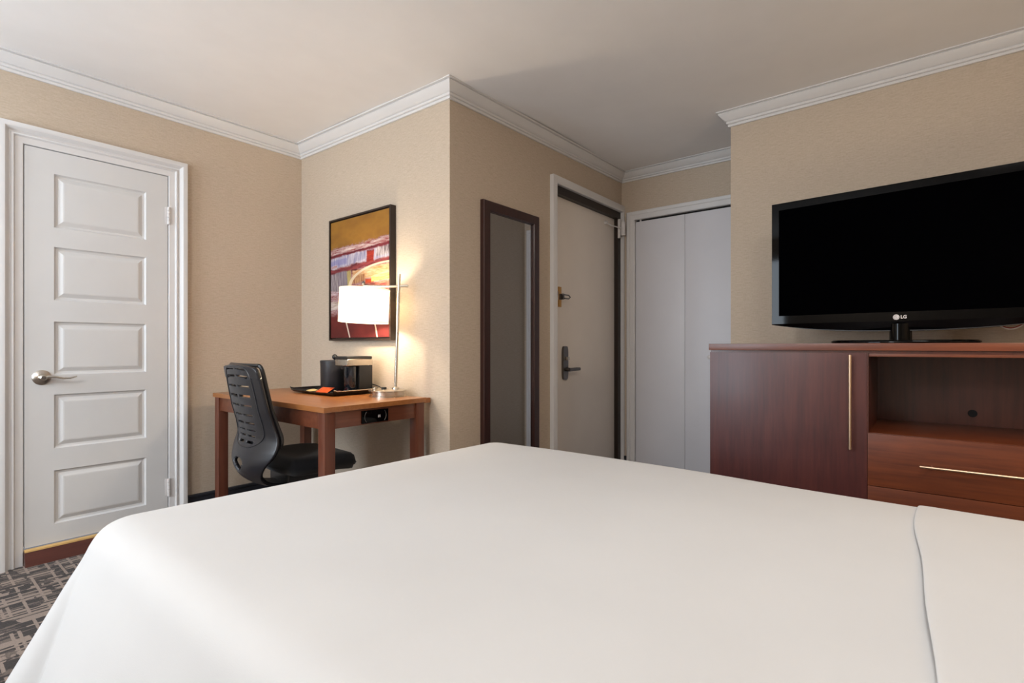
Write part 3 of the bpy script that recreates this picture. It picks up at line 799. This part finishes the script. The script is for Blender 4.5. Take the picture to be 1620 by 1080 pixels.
# back panel of the open bay with cable hole
mb = MB(); bx = RX1 - .030
hole_c = Vector((-.165, .745)); hr = .017
y0_, y1_, z0_, z1_ = RY0 + .018, yd - .003, .69, BZ
angs = sorted([2 * PI * k / 32 for k in range(32)] + [math.atan2(z_ - hole_c.y, y_ - hole_c.x) % (2 * PI) for z_ in (z0_, z1_) for y_ in (y0_, y1_)]); N = len(angs)
ring = [mb.b.verts.new(D(bx, hole_c.x + hr * math.cos(a), hole_c.y + hr * math.sin(a))) for a in angs]
outer = []
for k in range(N):
    c_, s_2 = math.cos(angs[k]), math.sin(angs[k])
    tx = ((y1_ - hole_c.x) if c_ > 0 else (y0_ - hole_c.x)) / c_ if abs(c_) > 1e-6 else 1e9
    tz = ((z1_ - hole_c.y) if s_2 > 0 else (z0_ - hole_c.y)) / s_2 if abs(s_2) > 1e-6 else 1e9
    t = min(tx, tz); outer.append(mb.b.verts.new(D(bx, hole_c.x + t * c_, hole_c.y + t * s_2)))
for k in range(N): mb.b.faces.new((ring[k], ring[(k + 1) % N], outer[(k + 1) % N], outer[k]))
mb.build('back_panel', M['dres_in'], dr, smooth=0)
MB().box(D(bx + .008, -.21, .70), D(bx + .012, -.12, .79)).build('cable_hole_shade_sheet', M['dark_in'], dr, smooth=0)  # dark sheet behind the hole stands in for the shade inside it
MB().box(D(RX0 + .012, RY0 + .018, .672), D(bx, yd - .003, .690), .001).build('shelf', M['dres_y'], dr)
# cupboard door
dd = MB().box(D(RX0, yd + .002, .085), D(RX0 + .019, RY1 - .001, BZ - .002), .0015).build('cupboard_door', M['dres_z'], dr)
def bar(p, q, off, parent, name='handle'):
    p, q = Vector(p), Vector(q); d = (q - p).normalized()
    mb = MB().cyl(p, q, .0060, n=14)
    for t in (.09, .91):
        c = p + (q - p) * t; mb.cyl(c, c + Vector((off, 0, 0)), .004, n=10)
    return mb.build(name, M['champ'], parent)
bar(D(RX0 - .030, .249, .617), D(RX0 - .030, .249, 1.015), .031, dd)
for z0, z1 in ((.473, .6885), (.275, .4705), (.085, .2725)):
    dw = MB().box(D(RX0 - .002, RY0 + .002, z0), D(RX0 + .018, yd - .001, z1), .0015).build('drawer', M['dres_y'], dr)
    bar(D(RX0 - .032, .019, z1 - .110), D(RX0 - .032, -.389, z1 - .110), .031, dw)

# ------------------------------------------------------------------ television
ang = math.radians(4.)
TVX, TVY = 2.80, .086
tv = empty('television', (TVX, TVY, RZ), 'black flat screen television on a glossy oval stand', 'television')
tv.rotation_euler.z = -PI / 2 - ang       # local x -> right as seen, local -y -> towards the room
TWH = .515; ZB, ZTOP = .094, .695         # above the dresser top
def chin(u): return ZB - .040 * (1 - abs(u) ** 2.4)   # curved bottom edge
N = 48; prof = []
poly = [(-TWH, ZTOP), (TWH, ZTOP)]
low = [(TWH * (1 - 2 * k / N), chin(1 - 2 * k / N)) for k in range(N + 1)]
low[0] = (TWH, ZB + .0); low[-1] = (-TWH, ZB)
mb = MB().prism([(x, -.020, z) for x, z in poly + low], (0, .050, 0))
mb.build('back_shell', M['black'], tv, smooth=30)
# front bezel with sunken screen
SX, SZ0, SZ1 = TWH - .036, .136, ZTOP - .038
mb = MB(); b = mb.b
low2 = low
o1 = [(-TWH, ZTOP), (TWH, ZTOP), (TWH, ZB), (-TWH, ZB)]
F = -.032
def quad(a, c, d_, e, y=F): b.faces.new([b.verts.new((p[0], y, p[1])) for p in (a, c, d_, e)])
quad((-TWH + .004, ZTOP - .004), (TWH - .004, ZTOP - .004), (SX, SZ1), (-SX, SZ1)); quad((-TWH + .004, ZTOP - .004), (-SX, SZ1), (-SX, SZ0), (-TWH + .004, ZB + .003))
quad((TWH - .004, ZTOP - .004), (TWH - .004, ZB + .003), (SX, SZ0), (SX, SZ1)); quad((-SX, SZ0), (SX, SZ0), (TWH - .004, ZB + .003), (-TWH + .004, ZB + .003))
# outer chamfer strips
ch2 = [(-TWH, ZTOP), (TWH, ZTOP), (TWH, ZB), (-TWH, ZB)]; ci = [(-TWH + .004, ZTOP - .004), (TWH - .004, ZTOP - .004), (TWH - .004, ZB + .003), (-TWH + .004, ZB + .003)]
for k in range(4):
    a, c = ch2[k], ch2[(k + 1) % 4]; a2, c2 = ci[k], ci[(k + 1) % 4]
    b.faces.new([b.verts.new(p) for p in ((a[0], -.020, a[1]), (c[0], -.020, c[1]), (c2[0], F, c2[1]), (a2[0], F, a2[1]))])
# inner step to the screen
si = [(-SX, SZ1), (SX, SZ1), (SX, SZ0), (-SX, SZ0)]
for k in range(4):
    a, c = si[k], si[(k + 1) % 4]
    b.faces.new([b.verts.new(p) for p in ((a[0], F, a[1]), (c[0], F, c[1]), (c[0], F + .008, c[1]), (a[0], F + .008, a[1]))])
# curved chin lip sloping back under the bezel
prev = None
for k in range(N + 1):
    x, z = low[k]; f = ZB + .003
    cur = [b.verts.new((max(min(x, TWH - .004), -TWH + .004), F, f)), b.verts.new((x, -.019, z))]
    if prev: b.faces.new((prev[0], cur[0], cur[1], prev[1]))
    prev = cur
mb.build('bezel', M['gloss'], tv, smooth=20)
MB().box((-SX - .002, F + .006, SZ0 - .002), (SX + .002, F + .012, SZ1 + .002)).build('screen', M['screen'], tv, smooth=0)
# emblem and lettering on the lower bezel
lgz = .113
MB().cyl((-.012, F - .0008, lgz), (-.012, F, lgz), .0115, n=32).build('emblem', M['logo'], tv)
mb = MB()
mb.tube([(-.012 + .0085 * math.cos(a), F - .0012, lgz + .0085 * math.sin(a)) for a in [math.radians(20 + 320 * k / 24 + 40) for k in range(25)]], .0006, 6)
mb.tube([(-.012, F - .0012, lgz + .004), (-.012, F - .0012, lgz - .004), (-.0085, F - .0012, lgz - .004)], .0006, 6)
mb.cyl((-.0155, F - .0014, lgz + .003), (-.0155, F - .0009, lgz + .003), .0012, n=12)
mb.build('emblem_lines', M['logod'], bpy.data.objects['emblem'])
cu = bpy.data.curves.new('lettering', 'FONT'); cu.body = 'LG'; cu.size = .0205; cu.offset = .0006; cu.extrude = .0004; cu.align_x = 'LEFT'; cu.align_y = 'CENTER'
to = bpy.data.objects.new('tmp_text', cu); COL.objects.link(to)
bpy.context.view_layer.update()
me = bpy.data.meshes.new_from_object(to.evaluated_get(bpy.context.evaluated_depsgraph_get()))
bpy.data.objects.remove(to)
me.materials.clear(); me.materials.append(M['logo'])
lt = bpy.data.objects.new('lettering', me); COL.objects.link(lt); lt.parent = tv
lt.location = (.003, F - .0006, lgz); lt.rotation_euler = (PI / 2, 0, 0); lt.scale = (.86, .95, 1)
# stand
MB().cyl((0, .0, .010), (0, .0, .085), .040, n=32).build('stand_neck', M['gloss'], tv)
mb = MB(); ring = []
for zz, k in ((0.0, .96), (.003, 1.), (.009, 1.), (.014, .97)):
    ring.append([(.262 * k * math.cos(a), .005 + .125 * k * math.sin(a), zz) for a in [2 * PI * q / 64 for q in range(64)]])
mb.loft(ring, True, True).build('stand_base', M['gloss'], tv)

# cable loop hanging behind the television
p0 = Vector((2.86, -.215, 1.150))
pts = [p0 + Vector((.0, -.10 * t, -.030 * math.sin(PI * t))) for t in [k / 16 for k in range(17)]]
cb = empty('television_cable', p0, 'thin white and red cable loop hanging below the television', 'cable')
MB().tube([p - p0 for p in pts], .0022, 8).build('white_cable', M['cablew'], cb)
MB().tube([p - p0 + Vector((.002, 0, .005)) for p in pts], .0020, 8).build('red_cable', M['cable'], cb)

# ------------------------------------------------------------------ bed
BX0, BX1, BY0, BY1, BZ_ = .326, 1.880, -.55, 1.705, .605
bd = empty('bed', ((BX0 + BX1) / 2, (BY0 + BY1) / 2, 0), 'large bed under a smooth white bedspread in the foreground', 'bed')
cx, cy = bd.location.x, bd.location.y
MB().box(D(BX0 + .05, BY0 + .02, .32), D(BX1 - .05, BY1 - .06, .575), .05, 4).build('mattress', M['matt'], bd)
MB().box(D(BX0 + .06, BY0 + .03, .0), D(BX1 - .06, BY1 - .07, .315), .015, 2).build('bed_base', M['matt'], bd)
def rrect(off, n_c=24, n_s=30, r0=.11):
    """closed loop round the mattress outline, offset by off; list of (x, y, nx, ny, corner weight, is_near_corner)"""
    out = []
    x0, x1, y0, y1 = BX0, BX1, BY0, BY1
    cs = [(x1 - r0, y1 - r0, 0), (x0 + r0, y1 - r0, 1), (x0 + r0, y0 + r0, 2), (x1 - r0, y0 + r0, 3)]
    for ci, (ax, ay, q) in enumerate(cs):
        for k in range(n_c + 1):
            a = q * PI / 2 + PI / 2 * k / n_c
            nx_, ny_ = math.cos(a), math.sin(a)
            out.append((ax, ay, nx_, ny_, k / n_c, ci))
        bx, by, q2 = cs[(ci + 1) % 4]
        a = (q + 1) * PI / 2
        for k in range(1, n_s):
            t = k / n_s
            out.append((ax + (bx - ax) * t, ay + (by - ay) * t, math.cos(a), math.sin(a), 0, -1))
    return [(ax + nx_ * (r0 + 0) , ay + ny_ * (r0 + 0), nx_, ny_, w, c) for ax, ay, nx_, ny_, w, c in out]
loop = rrect(0)
# drop profile: (inset/offset, z, flare weight)
prof = [(-.100, BZ_ + .004, 0), (-.075, BZ_ + .002, 0), (-.055, BZ_ - .003, 0), (-.038, BZ_ - .010, 0), (-.024, BZ_ - .020, 0), (-.013, BZ_ - .034, 0), (-.005, BZ_ - .054, .02), (0, BZ_ - .088, .06)]
for k in range(1, 12): prof.append((.004 + .004 * k, BZ_ - .088 - .045 * k, .06 + .94 * k / 11))
mb = MB(); rings = []
nL = len(loop)
for off, z, fl in prof:
    ring = []
    for k, (x, y, nx_, ny_, w, c) in enumerate(loop):
        fo = .10 * math.sin(PI * w) if c in (0, 1, 2, 3) else 0
        if c == 1: fo = .185 * math.exp(-((w - .42) / .30) ** 2) - .045 * math.exp(-((w - .93) / .09) ** 2)
        near = .16 if (nx_ < -.5) else 0
        near = .16 * max(0, -nx_)
        wave = .018 * math.sin(k * .55) + .012 * math.sin(k * .23 + 1)
        d = off + fl * (fo + near + wave)
        ring.append(mb.b.verts.new((x + nx_ * d - cx, y + ny_ * d - cy, z)))
    rings.append(ring)
for a, b2 in zip(rings, rings[1:]):
    for k in range(nL): mb.b.faces.new((a[k], a[(k + 1) % nL], b2[(k + 1) % nL], b2[k]))
# top: nested shrinking rings
prev = rings[0]
cxm, cym = 0, 0
for s in (.86, .70, .52, .34, .18):
    cur = []
    for v in rings[0]:
        p = v.co.copy(); p.x *= s; p.y *= s
        wx, wy = p.x, p.y
        p.z = BZ_ + .006 + .003 * math.sin(wx * 7 + wy * 3) + .002 * math.sin(wx * 3 - wy * 11)
        cur.append(mb.b.verts.new(p))
    for k in range(nL): mb.b.faces.new((prev[k], cur[k], cur[(k + 1) % nL], prev[(k + 1) % nL]))
    prev = cur
cen = mb.b.verts.new((0, 0, BZ_ + .006))
for k in range(nL): mb.b.faces.new((prev[k], cen, prev[(k + 1) % nL]))
for v_ in mb.b.verts:
    x, y = v_.co.x + cx, v_.co.y + cy
    fx = min(1, max(0, (x - .4) / 1.45)); fy = min(1, max(0, (y - .3) / 1.3))
    v_.co.y -= .070 * fx * fy
    if x > 1.3: v_.co.x += .030 * min(1, (x - 1.3) / .5) * math.exp(-((y - .95) / .52) ** 4)
sp = mb.build('bedspread', M['bed'], bd, smooth=0)
sp.data.polygons.foreach_set('use_smooth', [True] * len(sp.data.polygons))
md = sp.modifiers.new('s', 'SUBSURF'); md.levels = md.render_levels = 1
# second layer folded over at the head side: starts at y ~ 0.02
mb = MB(); G = {}
ys = [.022, .020, .022, .030, .045, .08, .14, .22, .32, .42, .52]
for i, yy in enumerate(ys):
    y = .0215 - (yy - .02) if i > 1 else .0215
    lift = (0.001, .004, .007, .0085, .009, .0085, .008, .008, .008, .008, .008)[i]
    xs_ = []
    for j in range(61):
        t = j / 60
        # arc over the bed: near drape, top, far drape
        L = [(BX0 - .17, .15), (BX0 - .06, .35), (BX0 - .008, .51), (BX0 + .018, BZ_ - .042), (BX0 + .055, BZ_ - .012), (BX0 + .15, BZ_ + .004), (BX0 + .5, BZ_ + .007), (BX1 - .5, BZ_ + .007), (BX1 - .15, BZ_ + .004),
             (BX1 - .055, BZ_ - .012), (BX1 - .018, BZ_ - .042), (BX1 + .004, .51), (BX1 + .02, .35), (BX1 + .03, .15)]
        p = catmull([(a_, 0, z_) for a_, z_ in L], t)
        q = catmull([(a_, 0, z_) for a_, z_ in L], min(1, t + .004)) - catmull([(a_, 0, z_) for a_, z_ in L], max(0, t - .004))
        nrm = Vector((-q.z, 0, q.x)).normalized()
        p = p + nrm * (lift + .004)
        wav = .006 * math.sin(p.x * 5.) + .004 * math.sin(p.x * 13.)
        G[i, j] = mb.b.verts.new((p.x - cx, y + wav - cy - .027 * (BX1 - p.x) * (1 - i / (len(ys) - 1)), p.z))
for i in range(len(ys) - 1):
    for j in range(60): mb.b.faces.new((G[i, j], G[i, j + 1], G[i + 1, j + 1], G[i + 1, j]))
fo = mb.build('folded_sheet', M['bed'], bd, smooth=0); plabel(fo, 'second white layer with a folded edge across the bed')
fo.data.polygons.foreach_set('use_smooth', [True] * len(fo.data.polygons))
md = fo.modifiers.new('s', 'SUBSURF'); md.levels = md.render_levels = 1

# ------------------------------------------------------------------ lights
def area(name, loc, rot, sx, sy, power, col):
    l = bpy.data.lights.new(name, 'AREA'); l.shape = 'RECTANGLE'; l.size = sx; l.size_y = sy; l.energy = power; l.color = col
    o = bpy.data.objects.new(name, l); COL.objects.link(o); o.location = loc; o.rotation_euler = rot; return o
def point(name, loc, power, col, r):
    l = bpy.data.lights.new(name, 'POINT'); l.energy = power; l.color = col; l.shadow_soft_size = r
    o = bpy.data.objects.new(name, l); COL.objects.link(o); o.location = loc; return o
# daylight through the window (local -Z of the area lamp points to +X)
area('window_daylight', (XB - .12, (W0 + W1) / 2, (WZ0 + WZ1) / 2), (0, -PI / 2, 0), WZ1 - WZ0, W1 - W0, 52, (.78, .89, 1.))
point('bedside_lamp_light', (2.2, -.45, 1.30), 6, (1, .78, .54), .12)
point('ceiling_fill_light', (-1.10, 1.10, 2.08), 43, (.93, .965, 1.), .15)  # added unseen fill that brightens the ceiling and left wall, no fixture
area('bed_fill_light', (1.0, -.25, 2.28), (0, 0, 0), .45, .45, 10, (1, .98, .96))  # added downward fill to lift the bed top, no real lamp there

w = bpy.data.worlds.new('sky'); S.world = w; w.use_nodes = True
w.node_tree.nodes['Background'].inputs[0].default_value = (.75, .87, 1, 1); w.node_tree.nodes['Background'].inputs[1].default_value = 1.0

# ------------------------------------------------------------------ camera
cam = bpy.data.cameras.new('camera'); co = bpy.data.objects.new('camera', cam); COL.objects.link(co)
F_ = 811.34
cam.sensor_width = 36; cam.lens = F_ / 1620 * 36; cam.shift_y = 8 / 1620; cam.clip_start = .05
th = math.radians(38.914)      # +X axis lies th to the right of the view direction
co.location = (0, 0, 1.05)
fwd = Vector((math.cos(th), math.sin(th), 0))
co.rotation_euler = (PI / 2, 0, math.atan2(fwd.y, fwd.x) - PI / 2)
S.camera = co
S.view_settings.view_transform = 'Standard'; S.view_settings.look = 'None'; S.view_settings.gamma = 1.; S.view_settings.use_curve_mapping = False
S.view_settings.exposure = .45
